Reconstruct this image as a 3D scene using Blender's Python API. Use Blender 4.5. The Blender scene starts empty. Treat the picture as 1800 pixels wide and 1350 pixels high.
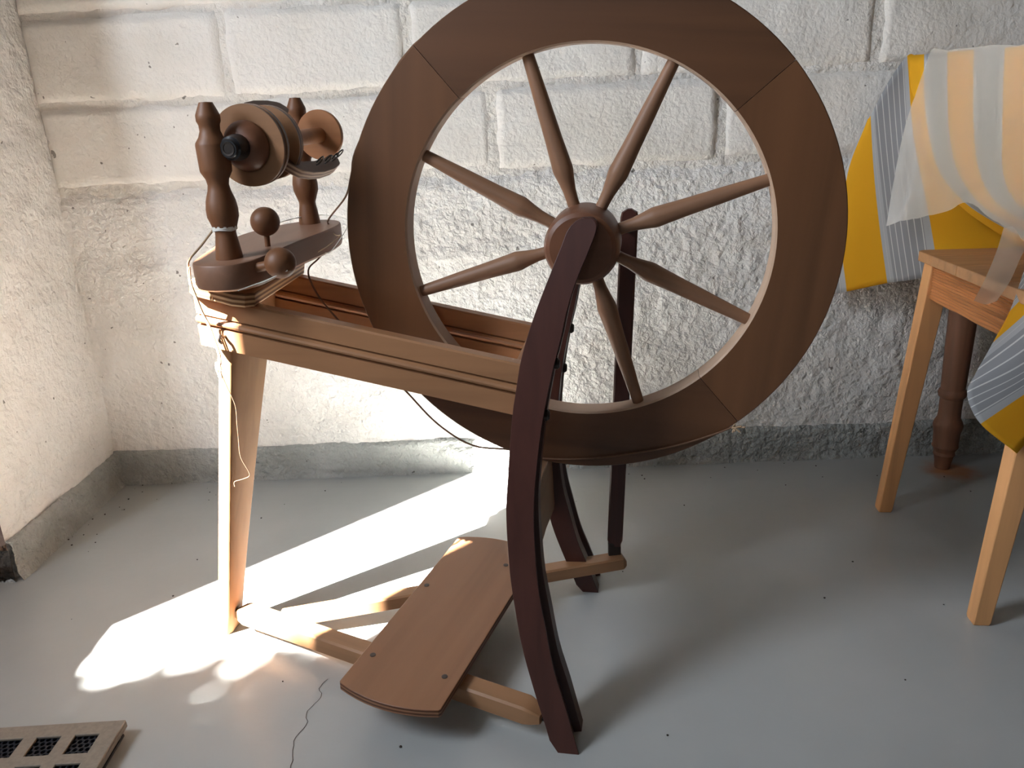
import bpy, bmesh, math, random
from math import radians, sin, cos, pi, sqrt, atan2
from mathutils import Vector, Matrix, noise
random.seed(4)
C = bpy.context.scene.collection
S = bpy.context.scene

# ---------------------------------------------------------------- camera
cd = bpy.data.cameras.new('camera'); cam = bpy.data.objects.new('camera', cd); C.objects.link(cam)
cd.sensor_fit = 'HORIZONTAL'; cd.sensor_width = 36; cd.lens = 27.0; cd.clip_start = .01
pt, rl = radians(18), radians(2.7)
fw = Vector((0, cos(pt), -sin(pt))); up0 = Vector((0, sin(pt), cos(pt))); rt0 = Vector((1, 0, 0))
rt = rt0*cos(rl) - up0*sin(rl); up = up0*cos(rl) + rt0*sin(rl)
cam.matrix_world = Matrix(((rt.x, up.x, -fw.x, 0), (rt.y, up.y, -fw.y, 0), (rt.z, up.z, -fw.z, .673), (0, 0, 0, 1)))
S.camera = cam

# ---------------------------------------------------------------- light
S.view_settings.view_transform = 'Standard'; S.view_settings.look = 'None'
S.view_settings.gamma = 1; S.view_settings.use_curve_mapping = False
S.view_settings.exposure = 0.80
w = bpy.data.worlds.new('sky'); S.world = w; w.use_nodes = True
bg = w.node_tree.nodes['Background']; bg.inputs[0].default_value = (.80, .89, 1, 1); bg.inputs[1].default_value = 17
SAZ, SEL = radians(42.5), radians(50)
sd = Vector((cos(SAZ)*cos(SEL), sin(SAZ)*cos(SEL), -sin(SEL)))
sun = bpy.data.lights.new('sun', 'SUN'); sun.energy = 92; sun.angle = radians(.53); sun.color = (1, .965, .91)
so = bpy.data.objects.new('sun', sun); C.objects.link(so)
so.rotation_euler = sd.to_track_quat('-Z', 'Y').to_euler(); so.location = (-3, -3, 4)
def portal(loc, d, sx, sy):
    l = bpy.data.lights.new('window_portal', 'AREA'); l.shape = 'RECTANGLE'; l.size = sx; l.size_y = sy
    l.cycles.is_portal = True
    o = bpy.data.objects.new('window_portal', l); C.objects.link(o); o.location = loc
    o.rotation_euler = Vector(d).to_track_quat('-Z', 'Y').to_euler()
# window in the outer left wall (the sun comes through it), window in the wall behind the camera
WX = -1.25; WY0, WY1, WZ0, WZ1 = -.019, .428, .995, 2.06
FY = -1.7; FX0, FX1, FZ0, FZ1 = -.6, -.4, 1.5, 1.72
portal((WX-.015, (WY0+WY1)/2, (WZ0+WZ1)/2), (1, 0, 0), WY1-WY0, WZ1-WZ0)
portal(((FX0+FX1)/2, FY-.015, (FZ0+FZ1)/2), (0, 1, 0), FX1-FX0, FZ1-FZ0)

# ---------------------------------------------------------------- materials
def newmat(name):
    m = bpy.data.materials.new(name); m.use_nodes = True
    return m, m.node_tree.nodes, m.node_tree.links, m.node_tree.nodes['Principled BSDF']
def ramp(N, stops):
    r = N.new('ShaderNodeValToRGB'); e = r.color_ramp.elements
    while len(e) < len(stops): e.new(.5)
    for i, (p, c) in enumerate(stops): e[i].position = p; e[i].color = (*c, 1)
    return r
def wood(name, col, axis='x', rough=.45, contrast=.35, scale=1.0, bump=.12, ply=None):
    m, N, L, B = newmat(name)
    tc = N.new('ShaderNodeTexCoord'); mp = N.new('ShaderNodeMapping')
    s = [70*scale]*3; s['xyz'.index(axis)] = 3.5*scale; mp.inputs['Scale'].default_value = s
    L.new(tc.outputs['Object'], mp.inputs['Vector'])
    n1 = N.new('ShaderNodeTexNoise'); n1.inputs['Scale'].default_value = 1.0; n1.inputs['Detail'].default_value = 6; n1.inputs['Distortion'].default_value = .6
    L.new(mp.outputs[0], n1.inputs['Vector'])
    mp2 = N.new('ShaderNodeMapping'); s2 = [14*scale]*3; s2['xyz'.index(axis)] = 2*scale; mp2.inputs['Scale'].default_value = s2
    L.new(tc.outputs['Object'], mp2.inputs['Vector'])
    n2 = N.new('ShaderNodeTexNoise'); n2.inputs['Scale'].default_value = 1.0; n2.inputs['Detail'].default_value = 3
    L.new(mp2.outputs[0], n2.inputs['Vector'])
    mx = N.new('ShaderNodeMix'); mx.data_type = 'FLOAT'; mx.inputs[0].default_value = .45
    L.new(n1.outputs['Fac'], mx.inputs[2]); L.new(n2.outputs['Fac'], mx.inputs[3])
    k = contrast
    r = ramp(N, [(.3, tuple(c*(1-k) for c in col)), (.5, col), (.72, tuple(min(1, c*(1+k*.6)) for c in col))])
    L.new(mx.outputs[0], r.inputs[0]); out = r.outputs[0]
    if ply:      # glue lines of plywood across the local z thickness, seen on the edges only
        sp = N.new('ShaderNodeSeparateXYZ'); L.new(tc.outputs['Object'], sp.inputs[0])
        mt = N.new('ShaderNodeMath'); mt.operation = 'MULTIPLY_ADD'; mt.inputs[1].default_value = 1/ply[1]; mt.inputs[2].default_value = ply[2]
        L.new(sp.outputs['xyz'.index(ply[0])], mt.inputs[0])
        fr = N.new('ShaderNodeMath'); fr.operation = 'FRACT'; L.new(mt.outputs[0], fr.inputs[0])
        rr = ramp(N, [(0, (1, 1, 1)), (.42, (1, 1, 1)), (.5, (.25, .16, .1)), (.92, (.4, .28, .2)), (1, (1, 1, 1))])
        L.new(fr.outputs[0], rr.inputs[0])
        mm = N.new('ShaderNodeMix'); mm.data_type = 'RGBA'; mm.blend_type = 'MULTIPLY'; mm.inputs[0].default_value = 1
        L.new(out, mm.inputs[6]); L.new(rr.outputs[0], mm.inputs[7]); out = mm.outputs[2]
    L.new(out, B.inputs['Base Color'])
    B.inputs['Roughness'].default_value = rough; B.inputs['Specular IOR Level'].default_value = .35
    b = N.new('ShaderNodeBump'); b.inputs['Strength'].default_value = bump; b.inputs['Distance'].default_value = .001
    L.new(n1.outputs['Fac'], b.inputs['Height']); L.new(b.outputs[0], B.inputs['Normal'])
    return m
def plain(name, col, rough=.5, metal=0, bump=0, bscale=200, spec=.5):
    m, N, L, B = newmat(name)
    B.inputs['Base Color'].default_value = (*col, 1); B.inputs['Roughness'].default_value = rough; B.inputs['Metallic'].default_value = metal
    B.inputs['Specular IOR Level'].default_value = spec
    n = N.new('ShaderNodeTexNoise'); n.inputs['Scale'].default_value = bscale; n.inputs['Detail'].default_value = 3
    tc = N.new('ShaderNodeTexCoord'); L.new(tc.outputs['Object'], n.inputs['Vector'])
    r = ramp(N, [(.3, tuple(c*.86 for c in col)), (.7, tuple(min(1, c*1.08) for c in col))]); L.new(n.outputs['Fac'], r.inputs[0]); L.new(r.outputs[0], B.inputs['Base Color'])
    if bump:
        b = N.new('ShaderNodeBump'); b.inputs['Strength'].default_value = bump; b.inputs['Distance'].default_value = .001
        L.new(n.outputs['Fac'], b.inputs['Height']); L.new(b.outputs[0], B.inputs['Normal'])
    return m
def rough_paint(name, cols, fine=90, fs=.6, fd=.003, big=9, pits=True, rough=.75, tint=None):
    """brushed masonry paint on rough render: colour from slow noise, relief from fine noise"""
    m, N, L, B = newmat(name)
    tc = N.new('ShaderNodeTexCoord')
    n = N.new('ShaderNodeTexNoise'); n.inputs['Scale'].default_value = big; n.inputs['Detail'].default_value = 5
    L.new(tc.outputs['Object'], n.inputs['Vector'])
    r = ramp(N, [(.32, cols[0]), (.55, cols[1]), (.72, cols[2])]); L.new(n.outputs['Fac'], r.inputs[0])
    out = r.outputs[0]
    if pits:
        v = N.new('ShaderNodeTexNoise'); v.inputs['Scale'].default_value = 58; v.inputs['Detail'].default_value = 2
        L.new(tc.outputs['Object'], v.inputs['Vector'])
        pr = ramp(N, [(0, (.12, .1, .09)), (.245, (.2, .18, .16)), (.258, (1, 1, 1))]); L.new(v.outputs['Fac'], pr.inputs[0])
        mm = N.new('ShaderNodeMix'); mm.data_type = 'RGBA'; mm.blend_type = 'MULTIPLY'; mm.inputs[0].default_value = .8
        L.new(out, mm.inputs[6]); L.new(pr.outputs[0], mm.inputs[7]); out = mm.outputs[2]
    L.new(out, B.inputs['Base Color']); B.inputs['Roughness'].default_value = rough; B.inputs['Specular IOR Level'].default_value = .3
    f1 = N.new('ShaderNodeTexNoise'); f1.inputs['Scale'].default_value = fine; f1.inputs['Detail'].default_value = 4; f1.inputs['Roughness'].default_value = .55
    f1.inputs['Distortion'].default_value = .25
    L.new(tc.outputs['Object'], f1.inputs['Vector'])
    f2 = N.new('ShaderNodeTexNoise'); f2.inputs['Scale'].default_value = 22; f2.inputs['Detail'].default_value = 4; L.new(tc.outputs['Object'], f2.inputs['Vector'])
    ad = N.new('ShaderNodeMath'); ad.operation = 'MULTIPLY_ADD'; ad.inputs[1].default_value = 1.4; L.new(f2.outputs['Fac'], ad.inputs[0]); L.new(f1.outputs['Fac'], ad.inputs[2])
    b = N.new('ShaderNodeBump'); b.inputs['Strength'].default_value = fs; b.inputs['Distance'].default_value = fd
    L.new(ad.outputs[0], b.inputs['Height']); L.new(b.outputs[0], B.inputs['Normal'])
    return m

M = {}
M['rim'] = wood('rim_wood', (.13, .055, .023), 'z', .42, .3, .6)
M['rim2'] = wood('rim_wood_darker', (.10, .042, .018), 'z', .42, .35, .6)
M['spoke'] = wood('spoke_wood', (.24, .12, .065), 'x', .5, .25)
M['hub'] = wood('hub_wood', (.15, .06, .03), 'x', .45, .3)
M['rail'] = wood('rail_wood', (.31, .15, .07), 'x', .42, .25, .7)
M['farrail'] = wood('far_rail_wood', (.36, .16, .07), 'x', .42, .3, .7)
M['leg'] = wood('leg_wood', (.27, .14, .06), 'z', .8, .22, .8)
M['curved'] = wood('curved_leg_wood', (.065, .022, .016), 'z', .38, .3, .8)
M['web'] = wood('web_wood', (.26, .15, .085), 'y', .5, .2, .8)
M['maiden'] = wood('turned_wood', (.17, .07, .03), 'z', .48, .3, 1.2)
M['moa'] = wood('base_board_wood', (.22, .11, .066), 'y', .45, .2, .8)
M['ply'] = wood('plywood', (.5, .3, .15), 'y', .5, .3, 1, ply=('z', .0055, .0))
M['tread'] = wood('treadle_plywood', (.24, .115, .058), 'y', .45, .18, .6, ply=('z', .005, .0))
M['bar'] = wood('treadle_bar_wood', (.30, .155, .075), 'x', .45, .2, .8)
M['disc'] = wood('disc_plywood', (.25, .12, .055), 'x', .42, .25, .8, ply=('z', .0065, .15))
M['smalldisc'] = wood('bobbin_wood', (.36, .15, .06), 'x', .45, .25, .8)
M['arm'] = wood('flyer_plywood', (.36, .22, .14), 'y', .5, .25, 1, ply=('z', .0048, .5))
M['rimedge'] = wood('rim_inner_edge_wood', (.42, .28, .19), 'z', .5, .2, .6)
M['stool'] = wood('stool_leg_wood', (.68, .34, .14), 'z', .5, .25, .8)
M['plank'] = wood('stool_plank_wood', (.46, .24, .11), 'x', .5, .3, .8)
M['apron'] = wood('pine_apron_wood', (.55, .24, .09), 'y', .5, .55, 1.6, .6)
M['turned'] = wood('old_turned_wood', (.2, .09, .05), 'z', .6, .4, .8, .5)
M['black'] = plain('black_plastic', (.012, .012, .014), .3)
M['steel'] = plain('dark_steel', (.06, .05, .045), .35, .8)
M['screw'] = plain('screw_head', (.09, .07, .06), .5, .5)
M['brass'] = plain('brass', (.5, .3, .09), .35, .9)
M['leather'] = plain('leather', (.03, .018, .012), .7)
M['cord'] = plain('hemp_cord', (.42, .28, .17), .9)
M['darkcord'] = plain('brown_cord', (.16, .08, .045), .9)
M['thread'] = plain('white_thread', (.75, .72, .66), .9)
M['wall'] = rough_paint('white_masonry_paint', ((.72, .685, .64), (.80, .77, .73), (.84, .815, .78)), 75, 1, .0085)
M['block'] = rough_paint('painted_block', ((.72, .675, .61), (.80, .755, .695), (.84, .80, .745)), 110, .8, .0035, 7)
M['mortar'] = rough_paint('painted_mortar', ((.66, .615, .55), (.76, .715, .655), (.82, .78, .725)), 80, 1, .007)
M['kerb'] = rough_paint('grey_green_paint', ((.31, .32, .30), (.40, .41, .385), (.48, .49, .465)), 85, 1, .014)
M['bare'] = rough_paint('bare_masonry', ((.24, .17, .14), (.36, .28, .24), (.5, .42, .37)), 60, .8, .005, 22)
M['barekerb'] = rough_paint('dark_masonry', ((.1, .085, .07), (.15, .13, .11), (.2, .18, .15)), 60, .8, .005, 22)
M['ceil'] = plain('ceiling_boards', (.1, .075, .05), .8)
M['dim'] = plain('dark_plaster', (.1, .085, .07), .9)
M['panel'] = plain('beige_plastic', (.235, .195, .155), .55, bump=.1)
M['mesh'] = plain('black_honeycomb', (.015, .016, .022), .4)

def floor_mat():
    m, N, L, B = newmat('grey_floor_paint')
    tc = N.new('ShaderNodeTexCoord')
    n = N.new('ShaderNodeTexNoise'); n.inputs['Scale'].default_value = 3; n.inputs['Detail'].default_value = 6; L.new(tc.outputs['Object'], n.inputs['Vector'])
    r = ramp(N, [(.3, (.32, .33, .32)), (.55, (.365, .375, .365)), (.75, (.40, .405, .395))]); L.new(n.outputs['Fac'], r.inputs[0])
    # rust stain that has soaked into the paint round the foot of the old table leg
    sub = N.new('ShaderNodeVectorMath'); sub.operation = 'DISTANCE'; sub.inputs[1].default_value = (.862, 1.385, 0); L.new(tc.outputs['Object'], sub.inputs[0])
    n3 = N.new('ShaderNodeTexNoise'); n3.inputs['Scale'].default_value = 35; n3.inputs['Detail'].default_value = 3; L.new(tc.outputs['Object'], n3.inputs['Vector'])
    ma = N.new('ShaderNodeMath'); ma.operation = 'MULTIPLY_ADD'; ma.inputs[1].default_value = -.05; L.new(n3.outputs['Fac'], ma.inputs[0]); L.new(sub.outputs['Value'], ma.inputs[2])
    mr = N.new('ShaderNodeMapRange'); mr.inputs[1].default_value = .0; mr.inputs[2].default_value = .035; mr.inputs[3].default_value = .9; mr.inputs[4].default_value = 0; L.new(ma.outputs[0], mr.inputs[0])
    mm = N.new('ShaderNodeMix'); mm.data_type = 'RGBA'; L.new(mr.outputs[0], mm.inputs[0]); L.new(r.outputs[0], mm.inputs[6]); mm.inputs[7].default_value = (.36, .15, .05, 1)
    L.new(mm.outputs[2], B.inputs['Base Color'])
    n2 = N.new('ShaderNodeTexNoise'); n2.inputs['Scale'].default_value = 45; n2.inputs['Detail'].default_value = 4; L.new(tc.outputs['Object'], n2.inputs['Vector'])
    b = N.new('ShaderNodeBump'); b.inputs['Strength'].default_value = .12; b.inputs['Distance'].default_value = .003; L.new(n2.outputs['Fac'], b.inputs['Height']); L.new(b.outputs[0], B.inputs['Normal'])
    B.inputs['Roughness'].default_value = .3; B.inputs['Specular IOR Level'].default_value = .5
    return m
M['floor'] = floor_mat()

def cloth_mat():
    """woven stripes from the UV map: u runs across the stripes, one unit = one yellow + one grey band"""
    m, N, L, B = newmat('striped_cloth')
    uv = N.new('ShaderNodeUVMap'); uv.uv_map = 'UVMap'; sp = N.new('ShaderNodeSeparateXYZ'); L.new(uv.outputs[0], sp.inputs[0])
    fr = N.new('ShaderNodeMath'); fr.operation = 'FRACT'; L.new(sp.outputs[0], fr.inputs[0])
    r = ramp(N, [(0, (.84, .43, .022)), (.5, (.52, .52, .52)), (.56, (.36, .355, .36)), (.94, (.52, .52, .52))]); r.color_ramp.interpolation = 'CONSTANT'
    L.new(fr.outputs[0], r.inputs[0])
    # thin white pinstripes inside the grey band
    m2 = N.new('ShaderNodeMath'); m2.operation = 'MULTIPLY'; m2.inputs[1].default_value = 15; L.new(fr.outputs[0], m2.inputs[0])
    f2 = N.new('ShaderNodeMath'); f2.operation = 'FRACT'; L.new(m2.outputs[0], f2.inputs[0])
    r2 = ramp(N, [(0, (0, 0, 0)), (.86, (1, 1, 1))]); r2.color_ramp.interpolation = 'CONSTANT'; L.new(f2.outputs[0], r2.inputs[0])
    r3 = ramp(N, [(0, (0, 0, 0)), (.53, (1, 1, 1)), (.95, (0, 0, 0))]); r3.color_ramp.interpolation = 'CONSTANT'; L.new(fr.outputs[0], r3.inputs[0])
    mu = N.new('ShaderNodeMath'); mu.operation = 'MULTIPLY'; L.new(r2.outputs[0], mu.inputs[0]); L.new(r3.outputs[0], mu.inputs[1])
    mm = N.new('ShaderNodeMix'); mm.data_type = 'RGBA'; L.new(mu.outputs[0], mm.inputs[0]); L.new(r.outputs[0], mm.inputs[6]); mm.inputs[7].default_value = (.74, .73, .7, 1)
    L.new(mm.outputs[2], B.inputs['Base Color']); B.inputs['Roughness'].default_value = .85; B.inputs['Specular IOR Level'].default_value = .2
    tr = N.new('ShaderNodeBsdfTranslucent'); L.new(mm.outputs[2], tr.inputs[0])
    ms = N.new('ShaderNodeMixShader'); ms.inputs[0].default_value = .25
    L.new(B.outputs[0], ms.inputs[1]); L.new(tr.outputs[0], ms.inputs[2]); L.new(ms.outputs[0], N['Material Output'].inputs[0])
    tc = N.new('ShaderNodeTexCoord'); n = N.new('ShaderNodeTexNoise'); n.inputs['Scale'].default_value = 900; L.new(tc.outputs['Object'], n.inputs['Vector'])
    b = N.new('ShaderNodeBump'); b.inputs['Strength'].default_value = .2; b.inputs['Distance'].default_value = .0005; L.new(n.outputs['Fac'], b.inputs['Height']); L.new(b.outputs[0], B.inputs['Normal'])
    return m
M['cloth'] = cloth_mat()
def plastic_mat():
    m, N, L, B = newmat('clear_plastic_sheet')
    B.inputs['Base Color'].default_value = (.97, .9, .8, 1); B.inputs['Roughness'].default_value = .35; B.inputs['Specular IOR Level'].default_value = .7
    t = N.new('ShaderNodeBsdfTransparent'); t.inputs[0].default_value = (.98, .95, .9, 1)
    ms = N.new('ShaderNodeMixShader'); ms.inputs[0].default_value = .3
    L.new(t.outputs[0], ms.inputs[1]); L.new(B.outputs[0], ms.inputs[2]); L.new(ms.outputs[0], N['Material Output'].inputs[0])
    tc = N.new('ShaderNodeTexCoord'); n = N.new('ShaderNodeTexNoise'); n.inputs['Scale'].default_value = 14; n.inputs['Detail'].default_value = 3; L.new(tc.outputs['Object'], n.inputs['Vector'])
    b = N.new('ShaderNodeBump'); b.inputs['Strength'].default_value = .5; b.inputs['Distance'].default_value = .006; L.new(n.outputs['Fac'], b.inputs['Height']); L.new(b.outputs[0], B.inputs['Normal'])
    return m
M['plastic'] = plastic_mat()
M['leaf'] = plain('leaf', (.05, .12, .03), .5)

# ---------------------------------------------------------------- builders
class MB:
    def __init__(s): s.v = []; s.f = []
    def add(s, vs, fs):
        k = len(s.v); s.v += [tuple(v) for v in vs]; s.f += [tuple(i+k for i in f) for f in fs]; return s
    def loft(s, rings, cap=True, closed=False):
        n = len(rings[0]); k = len(s.v)
        for r in rings: s.v += [tuple(p) for p in r]
        m = len(rings)
        for i in range(m if closed else m-1):
            for j in range(n):
                a = k+i*n+j; b = k+i*n+(j+1) % n; c = k+((i+1) % m)*n+(j+1) % n; d = k+((i+1) % m)*n+j
                s.f.append((a, b, c, d))
        if cap and not closed:
            s.f.append(tuple(k+j for j in range(n))[::-1]); s.f.append(tuple(k+(m-1)*n+j for j in range(n)))
        return s
    def box(s, c, ax, ay, az):
        c, ax, ay, az = map(Vector, (c, ax, ay, az))
        r = lambda z: [c+z*az+a*ax+b*ay for a, b in ((-1, -1), (1, -1), (1, 1), (-1, 1))]
        return s.loft([r(-1), r(1)])
    def tube(s, pts, r, n=8, cap=True):
        pts = [Vector(p) for p in pts]; rs = r if isinstance(r, (list, tuple)) else [r]*len(pts)
        rings = []; nv = None
        for i, p in enumerate(pts):
            t = (pts[min(i+1, len(pts)-1)]-pts[max(i-1, 0)]).normalized()
            if nv is None:
                nv = t.orthogonal().normalized()
            nv = (nv - t*nv.dot(t)).normalized(); bv = t.cross(nv)
            rings.append([p+rs[i]*(cos(2*pi*k/n)*nv+sin(2*pi*k/n)*bv) for k in range(n)])
        return s.loft(rings, cap)
    def lathe(s, prof, a, b, n=24):
        """prof: (t along a->b in metres, radius); a start point, b direction"""
        a = Vector(a); d = Vector(b).normalized(); u = d.orthogonal().normalized(); v = d.cross(u)
        return s.loft([[a+d*t+max(r, .0002)*(cos(2*pi*k/n)*u+sin(2*pi*k/n)*v) for k in range(n)] for t, r in prof])
    def sphere(s, c, r, n=20, m=12):
        return s.lathe([(-r*cos(pi*i/m), r*sin(pi*i/m)) for i in range(m+1)], c, (0, 0, 1), n)
    def xf(s, m): s.v = [tuple(m @ Vector(v)) for v in s.v]; return s
    def build(s, name, mat, parent=None, angle=35, bevel=0, matrix=None, seg=2):
        me = bpy.data.meshes.new(name); me.from_pydata(s.v, [], s.f); me.materials.append(mat)
        bm = bmesh.new(); bm.from_mesh(me); bmesh.ops.recalc_face_normals(bm, faces=bm.faces); bm.to_mesh(me); bm.free()
        me.polygons.foreach_set('use_smooth', [True]*len(me.polygons)); me.set_sharp_from_angle(angle=radians(angle))
        return link(name, me, parent, bevel, matrix, seg)
def link(name, me, parent=None, bevel=0, matrix=None, seg=2):
    o = bpy.data.objects.new(name, me); C.objects.link(o)
    if parent: o.parent = parent
    if matrix is not None: o.matrix_local = matrix
    if bevel:
        b = o.modifiers.new('bevel', 'BEVEL'); b.width = bevel; b.segments = seg; b.limit_method = 'ANGLE'; b.angle_limit = radians(40)
        b.harden_normals = False
    return o
def thing(name, label, cat, loc=(0, 0, 0), rz=0, group=None):
    o = bpy.data.objects.new(name, None); C.objects.link(o); o.location = loc; o.rotation_euler = (0, 0, rz); o.empty_display_size = .05
    return tag(o, label, cat, group)
def tag(o, label, cat, group=None):
    o['label'] = label; o['category'] = cat
    if group: o['group'] = group
    return o
def struct(o, label=None):
    o['kind'] = 'structure'
    if label: o['label'] = label
    return o
def smooth_path(pts, sub=6):
    pts = [Vector(p) for p in pts]; q = [pts[0]*2-pts[1]]+pts+[pts[-1]*2-pts[-2]]; out = []
    for i in range(1, len(q)-2):
        for k in range(sub):
            t = k/sub; a, b, c, d = q[i-1:i+3]
            out.append(.5*((2*b)+(c-a)*t+(2*a-5*b+4*c-d)*t*t+(3*b-a-3*c+d)*t**3))
    return out+[pts[-1]]
def interp(tab, x):
    if x <= tab[0][0]: return tab[0][1]
    for (a, p), (b, q) in zip(tab, tab[1:]):
        if x <= b: return p+(q-p)*(x-a)/(b-a)
    return tab[-1][1]
def sm_interp(tab, x):
    if x <= tab[0][0]: return tab[0][1]
    if x >= tab[-1][0]: return tab[-1][1]
    for i in range(len(tab)-1):
        if tab[i][0] <= x <= tab[i+1][0]:
            p0 = tab[max(i-1, 0)]; p1 = tab[i]; p2 = tab[i+1]; p3 = tab[min(i+2, len(tab)-1)]
            t = (x-p1[0])/(p2[0]-p1[0]); h = p2[0]-p1[0]
            m1 = (p2[1]-p0[1])/max(p2[0]-p0[0], 1e-6)*h; m2 = (p3[1]-p1[1])/max(p3[0]-p1[0], 1e-6)*h
            return (2*t**3-3*t*t+1)*p1[1]+(t**3-2*t*t+t)*m1+(-2*t**3+3*t*t)*p2[1]+(t**3-t*t)*m2
def fbm(p, o=4, h=.9): return noise.fractal(Vector(p), h, 2.0, o)

# ================================================================ the setting
fl = MB().add([(-1.3, FY, 0), (2.1, FY, 0), (2.1, 1.6, 0), (-1.3, 1.6, 0)], [(0, 1, 2, 3)]).build('floor', M['floor']); struct(fl)
ce = MB().box((.4, -.05, 2.32), (1.75, 0, 0), (0, 1.7, 0), (0, 0, .02)).build('ceiling', M['ceil']); struct(ce)
# back wall: slightly out of square with the view
WA = Vector((1, -.0236, 0)).normalized(); WN = Vector((-.0236, -1, 0)).normalized(); W0 = Vector((0, 1.493, 0))
def wp(x, d, z): return W0 + WA*x + WN*d + Vector((0, 0, z))      # d = out of the wall towards the room
def sheet(x0, x1, z0, z1, step, dfun, pfun=wp):
    nx = max(2, int((x1-x0)/step)); nz = max(2, int((z1-z0)/step)); b = MB()
    vs = [pfun(*dfun(x0+(x1-x0)*i/nx, z0+(z1-z0)*j/nz)) for j in range(nz+1) for i in range(nx+1)]
    b.add(vs, [(j*(nx+1)+i, j*(nx+1)+i+1, (j+1)*(nx+1)+i+1, (j+1)*(nx+1)+i) for j in range(nz) for i in range(nx)])
    return b
XL = -.846
def mortar(x, z):
    return x, -.0045 + .0032*fbm((x*38, 3.1, z*38)) + .003*fbm((x*9, 7, z*9)), z
wall = sheet(XL-.02, 2.1, 0, 2.32, .016, mortar).build('wall_back', M['mortar'], angle=180); struct(wall)
# the large painted concrete blocks above the rendered foot of the wall
ROWS = [(.612, [-.9, -.445, -.012, .405, .83, 1.25, 1.67, 2.1]),
        (.762, [-.9, -.49, -.158, .255, .678, 1.09, 1.5, 1.9, 2.1]),
        (.912, [-.9, -.36, .052, .46, .875, 1.29, 1.7, 2.1]),
        (1.062, [-.9, -.57, -.16, .25, .67, 1.09, 1.5, 2.1])]
H = .144
for r, (z0, xs) in enumerate(ROWS):
    for k, (xa, xb) in enumerate(zip(xs, xs[1:])):
        xa = max(xa, XL-.01); dep = random.uniform(-.001, .0025); tilt = random.uniform(-.003, .003); sd_ = random.random()*50
        x0, x1 = xa+.0055, xb-.0055; z1 = z0+H
        def blk(x, z):
            ex_ = min(x-x0, x1-x); ez_ = min(z-z0, z1-z); e = min(ex_, ez_)
            t = min(1, max(0, e/.009)); t = t*t*(3-2*t)
            wob = .0045*fbm((x*16+sd_, 1.7, z*16)); wz = .0045*fbm((x*13+sd_, 9.2, z*13))
            chip = max(0, fbm((x*24, sd_, z*24))-.25)*.006
            d = dep + tilt*(x-x0)/(x1-x0) + .0016*fbm((x*14, sd_, z*14)) - chip*(1.2-t) - (1-t)*.009
            return x+wob*(1-t), d+.001, z+wz*(1-t)
        b = sheet(x0, x1, z0, z1, .0085, blk).build('concrete_block', M['block'], wall, angle=180)
    
# rendered lower part of the wall, its upper edge ragged
def render_low(x, z):
    top = .601 + .006*fbm((x*8, 0, 2.2)) + (.004 if x > 0 else 0)
    zz = z*top/.6; e = (top-zz)/.02; t = min(1, max(0, e)); t = t*t*(3-2*t)
    ridge = .0022*math.exp(-((zz-.455)/.012)**2)*(1+fbm((x*7, 4, 1)))*(1 if x < 0 else .3)
    d = .0015 + .0024*fbm((x*11, 5, zz*11)) + .0013*fbm((x*60, 2, zz*60), 3) + ridge - (1-t)*.007
    return x, d, zz
pl = sheet(XL-.01, 2.1, 0, .6, .0065, render_low).build('render_coat', M['wall'], wall, angle=180)
# painted kerb along the foot of the back wall
def kerbf(dep, top):
    def f(x, z):
        t = top + .003*fbm((x*9, 1, 3)) + .0012*fbm((x*60, 2, 3)); zz = z*t/.07
        e = min(1, max(0, (t-zz)/.006)); e = e*e*(3-2*e)
        foot = .006*max(0, 1-zz/.018)**2
        return x, .002+dep*e + .0024*fbm((x*20, 8, zz*20)) + .0022*fbm((x*80, 3, zz*80)) + foot, zz
    return f
struct(sheet(XL-.01, 2.1, 0, .07, .0035, kerbf(.007, .074)).build('baseboard_back', M['kerb'], angle=180))
# left wall up to the window recess (face looks to +x)
Y1 = 1.513; YJ = 1.135; YE = -.45
def lp(y, d, z): return Vector((XL+d, y, z))
def lw(y, z):
    fade = min(1, (y-YJ)/.02, ) if y > 0 else 1
    return y, .003*fbm((y*10, 3, z*10)) + .0018*fbm((y*40, 6, z*40)) + .004*fbm((y*4, 1, z*3)) - .004*(1-max(0, fade)), z
lwall = sheet(YJ, Y1+.01, 0, 2.32, .008, lw, lp).build('wall_left', M['wall'], angle=180); struct(lwall)
struct(sheet(YJ-.002, Y1, 0, .07, .0035, kerbf(.008, .072), lp).build('baseboard_left', M['kerb'], angle=180))
# reveal of the recess: bare masonry, faces the camera; recess back wall with the window opening
def rp(x, d, z): return Vector((x, YJ-d, z))
MB().loft([[rp(x, .003*fbm((x*30, z*30, 2)), z) for z in [i*.06 for i in range(39)]] for x in [WX+(XL-WX)*i/20 for i in range(21)]], cap=False).build('reveal', M['bare'], lwall, 180)
bk = MB()
for i in range(1): bk.loft([[rp(x, .004+.004*fbm((x*30, z*30, 5)), z) for z in [0, .01, .02, .03, .04, .05, .058, .0585]] for x in [WX+(XL+.004-WX)*i/20 for i in range(21)]], cap=False)
bk.build('reveal_base', M['barekerb'], lwall, 180)
lw2 = MB()
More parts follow.
